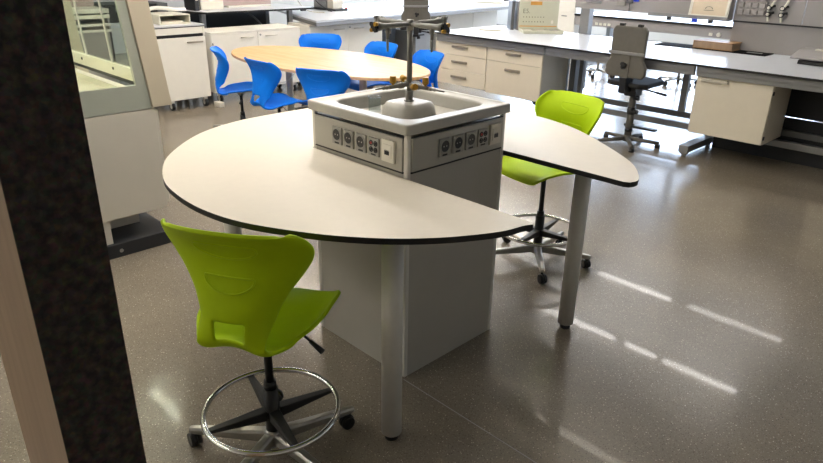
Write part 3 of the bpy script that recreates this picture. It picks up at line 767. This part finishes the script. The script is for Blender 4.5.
pct = thing('computer_tower', 'black computer tower under the grey worktop behind the tap column', 'computer', (-5.45, 4.85, 0))
b = nb(); box(b, -.4, 0, -.2, .2, .08, .72); obj('case', b, 'kick', pct, bevel=.006)
b = nb(); box(b, 0, .012, -.17, .17, .25, .68); obj('front_panel', b, 'blackp', pct, bevel=.004)
b = nb()
for x in (-.36, -.06):
    for y in (-.16, .16): box(b, x-.02, x+.02, y-.02, y+.02, 0, .08)
obj('foot', b, 'rubber', pct)
gc = thing('server_cabinet', 'grey metal cabinet under the grey worktop, right of the tap column', 'cabinet', (-5.3, 5.38, 0))
b = nb(); box(b, -.5, 0, -.19, .22, 0, .63); obj('body', b, 'steel', gc, bevel=.004)
b = nb(); box(b, 0, .012, -.18, .21, .03, .61); gd = obj('door', b, 'steel', gc, bevel=.003)
b = nb(); box(b, .012, .03, -.1, .1, .55, .57); obj('handle', b, 'blackp', gd)

# ------------------------------------------------------------------ grey workshop chairs
def workshop_chair(label, loc, rz, seat_h, group):
    t = thing('workshop_chair', label, 'chair', loc, rz, group)
    b = nb()
    P = [(-.175, .0), (-.2, .03), (-.2, .10), (-.165, .165), (-.17, .42), (-.145, .455), (.145, .455), (.17, .42), (.165, .165), (.2, .10), (.2, .03), (.175, .0)]
    prism(b, P, -.245, -.2, 'y'); bk = obj('backrest', b, 'stoolg', t, (0, 0, seat_h+.075), bevel=.014, seg=3)
    b = nb(); box(b, -.178, .178, -.262, -.24, .205, .232); obj('back_bar', b, 'steel', bk, bevel=.005)
    b = nb(); box(b, -.045, .045, -.256, -.243, .0, .2); obj('back_bracket', b, 'stoolg', bk, bevel=.003)
    b = nb(); cyl(b, (0, -.256, .115), (0, -.275, .115), .012, seg=12)
    for k in range(3):
        an = 2*PI*k/3+.3; cyl(b, (math.cos(an)*.016, -.27, .115+math.sin(an)*.016), (math.cos(an)*.016, -.288, .115+math.sin(an)*.016), .016, seg=12)
    obj('adjustment_knob', b, 'blackp', bk)
    for x in (-.09, .09):
        b = nb(); box(b, x-.022, x+.022, -.24, -.2, .452, .475); obj('grip', b, 'blackp', bk, bevel=.003)
    b = nb(); prism(b, [(-.21, -.16), (-.19, .2), (-.12, .25), (.12, .25), (.19, .2), (.21, -.16), (.14, -.2), (-.14, -.2)], 0, .045)
    obj('seat', b, 'rubber', t, (0, 0, seat_h-.02), bevel=.014, seg=3)
    b = nb(); box(b, -.09, .09, -.15, .1, seat_h-.06, seat_h-.02); box(b, -.035, .035, -.25, -.12, seat_h-.07, seat_h+.07); box(b, -.06, .06, -.08, .05, seat_h-.12, seat_h-.06)
    obj('mechanism', b, 'blackp', t, bevel=.006)
    b = nb(); tube(b, [(.08, .02, seat_h-.05), (.2, .05, seat_h-.07), (.3, .06, seat_h-.085)], .008, 8); cyl(b, (.2, .05, seat_h-.07), (.3, .06, seat_h-.085), .012, seg=10); obj('lever', b, 'blackp', t)
    b = nb(); cyl(b, (.04, -.05, seat_h-.13), (.085, -.05, seat_h-.13), .022, seg=14); obj('side_knob', b, 'blackp', t)
    b = nb(); cyl(b, (.03, -.02, .33), (.075, -.02, .33), .02, seg=14); obj('side_knob', b, 'blackp', t)
    b = nb(); cyl(b, (0, 0, .06), (0, 0, seat_h-.1), .034, seg=24); obj('column', b, 'stoolg', t)
    b = nb(); cyl(b, (0, 0, .3), (0, 0, .37), .04, seg=24); cyl(b, (0, 0, .13), (0, 0, .16), .038, seg=24); obj('collar', b, 'blackp', t)
    b = nb(); box(b, .03, .28, -.025, .03, .175, .195); cyl(b, (-.05, 0, .19), (.05, 0, .19), .018, seg=12); obj('foot_lever', b, 'blackp', t, bevel=.003)
    b = nb(); cyl(b, (0, 0, .035), (0, 0, .09), .05, .04, 24); obj('base_hub', b, 'stoolg', t)
    for k in range(5):
        an = .35+k*2*PI/5; d = Vector((math.cos(an), math.sin(an), 0)); b = nb()
        tube(b, [d*.02+Vector((0, 0, .06)), d*.3+Vector((0, 0, .045))], [.022, .016], 10)
        la = obj('base_arm', b, 'stoolg', t)
        b = nb(); cyl(b, d*.29, d*.29+Vector((0, 0, .034)), .026, seg=16); obj('glide', b, 'blackp', la)
    return t
wc = workshop_chair('grey workshop chair with knob at back in front of the right grey bench', (-.995, 4.0, 0), yaw(.02, 1.), .60, 'grey workshop chairs')
workshop_chair('grey workshop chair behind the tap, standing at the far left worktop', (-4.72, 4.70, 0), yaw(-.8, .6), .76, 'grey workshop chairs')

# ------------------------------------------------------------------ right laboratory bench
BZ = .85; FY = 3.92; BY = 5.2
bn = thing('laboratory_bench', 'long grey laboratory bench with steel frame along the right side', 'bench', (0, 0, 0))
b = nb(); box(b, -3.6, 2.6, FY, BY, BZ-.018, BZ)
for f in b.faces: f.material_index = 0 if f.normal.z > .9 or f.normal.z == 0 and False else 1
b.faces.ensure_lookup_table(); bmesh.ops.recalc_face_normals(b, faces=b.faces[:])
for f in b.faces: f.material_index = 0 if f.normal.z > .9 else 1
obj('benchtop', b, ['grey', 'black'], bn)
for (x0, x1) in ((-3.58, -2.03), (-2.01, -.44), (-.42, 2.58)):
    b = nb(); box(b, x0, x1, FY+.03, FY+.07, .782, .832); box(b, x0, x1, FY+.04, FY+.07, .745, .782); obj('front_rail', b, 'steel', bn, bevel=.003)
b = nb(); box(b, -3.58, 2.58, 4.5, 4.54, .24, .295); obj('rear_rail', b, 'darksteel', bn, bevel=.003)
b = nb(); box(b, -3.58, 2.58, 4.46, 4.52, .14, .2); obj('cable_duct', b, 'steel', bn, bevel=.003)
for x in (-2.03, -.43, 1.6):
    b = nb(); box(b, x-.045, x+.045, 4.0, 4.62, .035, .1); box(b, x-.035, x+.035, 4.01, 4.06, .018, .036); cyl(b, (x, 4.035, 0), (x, 4.035, .02), .022, seg=14); cyl(b, (x, 4.58, 0), (x, 4.58, .04), .022, seg=14)
    obj('foot_beam', b, 'steel', bn, bevel=.004)
    b = nb(); box(b, x-.035, x+.035, 4.54, 4.62, .1, .832); obj('upright', b, 'darksteel' if x < -2 else 'steel', bn, bevel=.004)
for x in (-2.13, -1.93):
    b = nb(); box(b, x-.022, x+.022, 4.55, 4.6, .0, .832); obj('upright', b, 'darksteel', bn, bevel=.003)
b = nb(); box(b, -.76, -.70, 4.5, 4.55, .295, .832); obj('upright', b, 'steel', bn, bevel=.003)
b = nb(); box(b, -.38, 2.58, 4.55, 4.57, .0, .3); obj('kick_panel', b, 'kick', bn)
b = nb(); box(b, -.38, 2.58, 4.56, 4.58, .3, .395); box(b, -.38, 2.58, 4.56, 4.58, .405, .832); obj('rear_panel', b, 'kick', bn)

def hung(bm_list): pass
dc1 = thing('drawer_cabinet', 'cream cabinet with three drawers hung under the grey bench', 'cabinet', (-3.62, 3.99, 0))
def drawers(t, w, zs, hl, depth=.45):
    b = nb(); box(b, 0, w, .02, depth, zs[0], zs[-1]); obj('body', b, 'cabside', t, bevel=.002)
    for z0, z1 in zip(zs, zs[1:]):
        b = nb(); box(b, .002, w-.002, 0, .018, z0+.002, z1-.002); d = obj('drawer', b, 'cream', t, bevel=.003)
        b = nb(); zc = z1-.075; x0 = w*.5-hl/2; box(b, x0, x0+hl, -.022, -.008, zc-.013, zc+.013); box(b, x0+.01, x0+.03, -.01, 0, zc-.008, zc+.008); box(b, x0+hl-.03, x0+hl-.01, -.01, 0, zc-.008, zc+.008)
        obj('handle', b, 'handle', d, bevel=.003)
drawers(dc1, .795, (.255, .43, .605, .776), .24)
dc2 = thing('drawer_cabinet', 'cream cabinet with a shallow and a deep drawer hung under the grey bench', 'cabinet', (-2.82, 3.99, 0))
drawers(dc2, .755, (.238, .605, .776), .2, .5)
for t in (dc1, dc2):
    b = nb(); box(b, .0, .75, .02, .45, .776, .79); obj('top', b, 'cabside', t)
b = nb(); cyl(b, (.66, .06, .215), (.66, .06, .238), .03, seg=16); cyl(b, (.66, .06, .195), (.66, .06, .215), .018, seg=16); box(b, .55, .72, .04, .1, .226, .238); obj('levelling_foot', b, 'blackp', dc2)
wcab = thing('wall_hung_cabinet', 'cream cabinet with single door hung under the right grey bench', 'cabinet', (-.415, 3.985, 0))
b = nb(); box(b, 0, .645, .02, .47, .24, .78); obj('body', b, 'cream', wcab, bevel=.002)
b = nb(); box(b, 0, .64, 0, .018, .24, .765); d_ = obj('door', b, 'cream', wcab, bevel=.003)
b = nb(); box(b, .045, .275, -.026, -.006, .705, .735); box(b, .06, .08, -.008, 0, .712, .728); box(b, .24, .26, -.008, 0, .712, .728); obj('handle', b, 'cabside', d_, bevel=.006)
b = nb()
for z in (.3, .68): box(b, .643, .652, .0, .02, z-.015, z+.015)
obj('hinge', b, 'blackp', wcab)
wcab2 = thing('wall_hung_cabinet', 'beige cabinet under the right grey bench, cut by the photo edge', 'cabinet', (.68, 4.1, 0))
b = nb(); box(b, 0, .6, .02, .45, .21, .78); obj('body', b, 'cabside', wcab2, bevel=.002)
b = nb(); box(b, 0, .6, 0, .018, .21, .77); d_ = obj('door', b, 'cream', wcab2, bevel=.003)
b = nb(); box(b, .3, .5, -.024, -.008, .70, .73); obj('handle', b, 'cabside', d_)

# tool panel behind the bench
tpn = thing('tool_panel', 'tall grey service panel standing on the back of the right bench', 'panel', (0, 0, 0))
b = nb(); box(b, -2.5, -.665, 5.2, 5.24, 1.14, 1.95); obj('left_panel', b, 'board', tpn, bevel=.003)
b = nb(); box(b, -.655, -.025, 5.2, 5.24, 1.13, 1.95); box(b, -.019, 2.6, 5.2, 5.24, 1.13, 1.95); obj('right_panel', b, 'board', tpn, bevel=.002)
b = nb(); box(b, -.655, 2.6, 5.212, 5.24, .851, 1.128); obj('lower_panel', b, 'board', tpn, bevel=.002)
b = nb(); box(b, -.655, 2.6, 5.194, 5.2, 1.120, 1.134); obj('panel_trim', b, 'kick', tpn)
for x in (-2.35, 2.3):
    b = nb(); box(b, x-.05, x+.05, 5.24, 5.3, .2, 1.95); obj('post', b, 'steel', tpn, bevel=.004)
b = nb(); box(b, -2.41, -2.29, 5.19, 5.24, .851, 1.14); obj('post_foot', b, 'steel', tpn, bevel=.004)
b = nb(); box(b, -1.5, -.66, 5.06, 5.2, 1.128, 1.142); box(b, -1.5, -.66, 5.055, 5.065, 1.128, 1.165); obj('ledge', b, 'steel', tpn, bevel=.002)
b = nb()
for x in (-1.27, -.83): box(b, x-.02, x+.02, 5.06, 5.1, 1.095, 1.128)
obj('ledge_bracket', b, 'kick', tpn, bevel=.003)
b = nb(); box(b, -.62, -.36, 5.175, 5.2, 1.2, 1.42); ob = obj('outlet_block', b, 'board', tpn, bevel=.004)
for r_ in range(3):
    for c_ in range(4):
        b = nb(); x = -.59+c_*.066; z = 1.222+r_*.066
        box(b, x-.026, x+.026, 5.155, 5.176, z-.024, z+.024); obj('outlet', b, 'board', ob, bevel=.006)
b = nb(); box(b, -2.35, -2.15, 5.18, 5.2, 1.2, 1.26); obj('label_holder', b, 'steel', tpn, bevel=.003)
b = nb(); box(b, -1.95, -1.85, 5.17, 5.2, 1.2, 1.27); obj('label_holder', b, 'plate', tpn, bevel=.003)
for i, x in enumerate((-.325, -.205)):
    t = thing('valve_cluster', ['left one of two black and white valve knobs hanging on the grey service panel', 'right one of two black and white valve knobs hanging on the grey service panel'][i], 'valve', (x, 5.192, 1.2), 0, 'valve knobs on the service panel')
    b = nb(); tube(b, cat([(.03, -.01, .18), (.035, -.03, .14), (.02, -.04, .1), (0, -.035, .07), (0, -.03, .0), (.01, -.03, -.05)], 5), .011, 10); obj('pipe', b, 'hoodi', t)
    for z, m1 in ((.075, 'blackp'), (.015, 'blackp')):
        b = nb(); cyl(b, (0, -.006, z), (0, -.05, z), .024, seg=16); cyl(b, (.02, -.03, z+.012), (.05, -.03, z+.02), .012, seg=10); kb = obj('knob', b, m1, t, bevel=.004)
        b = nb(); cyl(b, (0, -.05, z), (0, -.066, z), .016, .012, 14); obj('knob_cap', b, 'whitep', kb)
# framed picture leaning on the ledge
pf = thing('picture_frame', 'beige print in a pale frame leaning on the panel ledge', 'picture', (-.88, 5.1, 1.145), 0)
rt_ = Matrix.Rotation(math.radians(-8), 3, 'X')
b = nb(); box(b, -.18, .18, .0, .012, 0, .5, rot=rt_); obj('print', b, 'printp', pf)
b = nb()
for q in ((-.2, .2, -.008, .016, -.0, .028), (-.2, .2, -.008, .016, .48, .51), (-.2, -.172, -.008, .016, .028, .48), (.172, .2, -.008, .016, .028, .48)): box(b, *q, rot=rt_)
obj('frame', b, 'whitep', pf, bevel=.003)
b = nb()
for k in range(9):
    t0 = PI*k/8; box(b, math.cos(t0)*.035-.004, math.cos(t0)*.035+.004, -.002, 0, .085+math.sin(t0)*.02, .092+math.sin(t0)*.02, rot=rt_)
box(b, -.05, .05, -.002, 0, .07, .075, rot=rt_)
obj('print_motif', b, 'ink', pf)
b = nb(); prism(b, [(-.03, 0), (.03, 0), (.02, .035), (-.02, .035)], -.02, .02, 'y'); tag(obj('clip', b, 'bluep', loc=(-.98, 5.045, 1.098), bevel=.003), 'blue plastic clip hanging below the picture frame on the ledge edge', 'clip')
# hook tool hanging on the panel
hk = thing('hanging_tool', 'blue and grey hand tool hanging on the left part of the grey panel', 'tool', (-1.78, 5.197, 1.2))
b = nb(); box(b, -.05, .02, -.03, 0, .03, .07); cyl(b, (-.01, -.02, .05), (-.01, -.02, -.06), .006, seg=8); obj('shaft', b, 'darksteel', hk, bevel=.002)
b = nb(); box(b, .03, .09, -.03, 0, .05, .1); obj('handle', b, 'bluep', hk, bevel=.006)
# mat, brown book, scale
mt = thing('bench_mat', 'thin black mat under the brown book on the right grey bench', 'mat', (-.76, 5.06, BZ))
b = nb(); box(b, -.56, .56, -.115, .12, 0, .008); obj('sheet', b, 'matb', mt, bevel=.003)
b = nb(); box(b, .35, .49, -.02, .03, .008, .0095); obj('label_plate', b, 'steel', mt)
bk = thing('brown_book', 'thick brown book lying flat on the black mat', 'book', (-.72, 5.07, BZ+.009), .0)
b = nb(); box(b, -.2, .2, -.1, .12, 0, .008); box(b, -.2, .2, -.1, .12, .066, .074); box(b, -.2, -.19, -.1, .12, .008, .066); obj('cover', b, 'brownbook', bk, bevel=.003)
b = nb(); box(b, -.188, .19, -.094, .114, .008, .066); obj('page_block', b, 'oak', bk)
sc = thing('laboratory_scale', 'grey laboratory scale with two white buttons at the right end of bench', 'scale', (.42, 4.8, BZ))
b = nb(); box(b, -.26, .3, -.12, .22, .0, .035); obj('base', b, 'blackp', sc, bevel=.006)
b = nb(); prism(b, [(-.16, .045), (.25, .045), (.25, .11), (.05, .105), (-.16, .062)], -.32, .32, 'x'); obj('housing', b, 'board', sc, bevel=.008)
b = nb(); box(b, -.26, .26, -.1, .2, .034, .046); obj('spacer', b, 'steel', sc)
for x in (-.15, -.06):
    b = nb(); box(b, x-.04, x+.04, .06, .14, .104, .118); obj('button', b, 'whitep', sc, bevel=.004)

# presentation box on the bench
cb = thing('display_box', 'pale grey-green open display box with upright printed lid on the grey bench', 'box', (-2.76, 4.91, BZ), yaw(-.74, .68))
# local: x along front edge, y backwards (away from viewer)
W = .24
b = nb()
box(b, -W, W, -.17, .16, 0, .008); box(b, -W, W, -.17, -.16, .008, .036); box(b, -W, W, .15, .16, .008, .05); box(b, -W, -W+.01, -.16, .15, .008, .036); box(b, W-.01, W, -.16, .15, .008, .036)
for x in (-.08, .08): box(b, x-.006, x+.006, -.16, .15, .008, .036)
obj('box_body', b, 'boxlid', cb, bevel=.0015)
b = nb(); box(b, -W, W, .165, .19, .02, .42); ld = obj('lid', b, 'boxlid', cb, bevel=.002)
b = nb(); box(b, -W+.012, W-.012, .162, .1655, .045, .06); obj('gold_band', b, 'orange', ld)
b = nb(); box(b, -W+.13, -W+.27, .163, .1655, .30, .34); obj('orange_print', b, 'orange', ld)
fc = bpy.data.curves.new('lettering', 'FONT'); fc.body = 'E5.'; fc.size = .075; fc.extrude = .0006
_t = bpy.data.objects.new('lettering_source', fc); COL.objects.link(_t)
_me = bpy.data.meshes.new_from_object(_t.evaluated_get(bpy.context.evaluated_depsgraph_get())); bpy.data.objects.remove(_t); bpy.data.curves.remove(fc)
_me.materials.clear(); _me.materials.append(M['ink'])
fo = bpy.data.objects.new('lettering', _me); COL.objects.link(fo); fo.parent = ld; fo.location = (-W+.04, .1645, .205); fo.rotation_euler = (PI/2, 0, 0)
b = nb()
for row, zz in enumerate((.155, .10)):
    for k in range(8): box(b, -W+.05+k*.035, -W+.05+k*.035+.012, .164, .1655, zz, zz+.012)
obj('printed_marks', b, 'ink', ld)
b = nb(); prism(b, [(.17+.014*math.cos(2*PI*k/16), .105+.022*math.sin(2*PI*k/16)) for k in range(16)], .1638, .1655, 'y'); obj('white_emblem', b, 'whitep', ld)
for k, (x, m_) in enumerate(((-.16, 'hoodi'), (0, 'cabside'), (.16, 'plate'))):
    b = nb(); box(b, x-.065, x+.065, -.15, .14, .0085, .02); obj('sample_tray', b, m_, cb, bevel=.003)
for k in range(3):
    b = nb(); box(b, -.02, .02, -.13, .13, 0, .34)
    tag(obj('grey_binder', b, ['steel', 'board', 'darksteel'][k], loc=(-3.12-.055*k, 5.03-.05*k+.0, BZ), rot=(0, 0, yaw(-.74, .68)+PI/2*0), bevel=.003),
        ['grey binder standing right beside the display box on the bench', 'middle grey binder of three left of the display box', 'leftmost dark grey binder left of the display box'][k], 'binder', 'binders beside the display box')
b = nb(); box(b, -.12, .12, -.09, .09, 0, .012); tag(obj('paper_stack', b, 'paper', loc=(-3.28, 4.6, BZ), rot=(0, 0, .4)), 'flat white paper stack on bench left of the display box', 'paper')

# ------------------------------------------------------------------ second bench behind
b2 = thing('laboratory_bench', 'white-topped grey laboratory bench seen behind through the panel gap', 'bench', (0, 0, 0))
b = nb(); box(b, -4.26, 2.5, 8.0, 9.2, .80, .82)
for f in b.faces: f.material_index = 0
obj('benchtop', b, 'grey', b2)
b = nb(); box(b, -4.25, 2.5, 7.995, 8.0, .795, .825); obj('edge_strip', b, 'black', b2)
b = nb(); box(b, -4.25, 2.5, 8.02, 8.06, .65, .795); obj('fascia', b, 'board', b2)
for i in range(4):
    for x0 in ((-3.83,) if i else (-3.83, -1.97)):
        b = nb(); x = x0+i*.075; box(b, x-.026, x+.026, 8.008, 8.02, .675, .715); obj('socket', b, 'whitep', b2, bevel=.003)
b = nb(); cyl(b, (-1.85, 8.02, .70), (-1.85, 7.99, .70), .03, seg=14); obj('socket', b, 'whitep', b2)
for x in (-4.1, -1.6, .8):
    b = nb(); box(b, x-.04, x+.04, 8.9, 9.0, 0, .8); box(b, x-.04, x+.04, 8.15, 9.0, 0, .08); obj('leg_frame', b, 'steel', b2)
wb = thing('white_locker', 'white tall cabinet at left end of the bench behind the display box', 'cabinet', (-4.45, 8.1, 0))
b = nb(); box(b, -.32, .16, 0, .5, 0, 1.25); obj('body', b, 'creamw', wb, bevel=.003)
for z0, z1 in ((.02, .4), (.41, .82), (.83, 1.24)):
    b = nb(); box(b, -.31, .15, -.016, 0, z0, z1); d_ = obj('drawer', b, 'creamw', wb, bevel=.003)
    b = nb(); box(b, -.1, .0, -.03, -.016, z1-.06, z1-.045); obj('handle', b, 'steel', d_)
# stools further back, only castors and legs show below the benchtop
for i, (x, y, l) in enumerate(((-3.3, 7.3, 'dark swivel stool far behind, left under the bench'), (-2.15, 7.6, 'dark swivel stool far behind, right under the bench'))):
    t = thing('swivel_stool', l, 'stool', (x, y, 0), i*.7, 'stools at the far bench')
    b = nb(); cyl(b, (0, 0, .07), (0, 0, .5), .02, seg=14); obj('column', b, 'alud', t)
    b = nb(); cyl(b, (0, 0, .5), (0, 0, .55), .17, seg=28); obj('seat', b, 'steel', t, bevel=.012)
    for k in range(5):
        an = 2*PI*k/5; d = Vector((math.cos(an), math.sin(an), 0)); b = nb()
        tube(b, [Vector((0, 0, .09)), d*.27+Vector((0, 0, .075))], [.018, .013], 8); obj('base_arm', b, 'alud', t)
        b = nb(); s = Vector((-d.y, d.x, 0)); cyl(b, d*.27-s*.022+Vector((0, 0, .033)), d*.27+s*.022+Vector((0, 0, .033)), .033, seg=16); cyl(b, d*.27+Vector((0, 0, .04)), d*.27+Vector((0, 0, .075)), .01, seg=8); obj('castor', b, 'blackp', t)
# low dark machine beyond
lm_ = thing('laboratory_oven', 'dark low laboratory device with white case on the far worktop, left of the display box', 'device', (-5.9, 8.0, .9), .1)
b = nb(); box(b, -.3, .3, -.3, .3, 0, .26); obj('case', b, 'creamw', lm_, bevel=.02)
b = nb(); box(b, .3, .312, -.25, .25, .05, .2); obj('dark_front', b, 'kick', lm_, bevel=.004)

# ------------------------------------------------------------------ daylight
w = bpy.data.worlds.new('daylight'); S.world = w; w.use_nodes = True
nt = w.node_tree; bg = nt.nodes['Background']
bg.inputs['Color'].default_value = (*lin((212, 228, 255)), 1); bg.inputs['Strength'].default_value = 7.2

S.view_settings.view_transform = 'Standard'; S.view_settings.look = 'None'; S.view_settings.gamma = 1.0
S.view_settings.use_curve_mapping = False; S.view_settings.exposure = 1.35
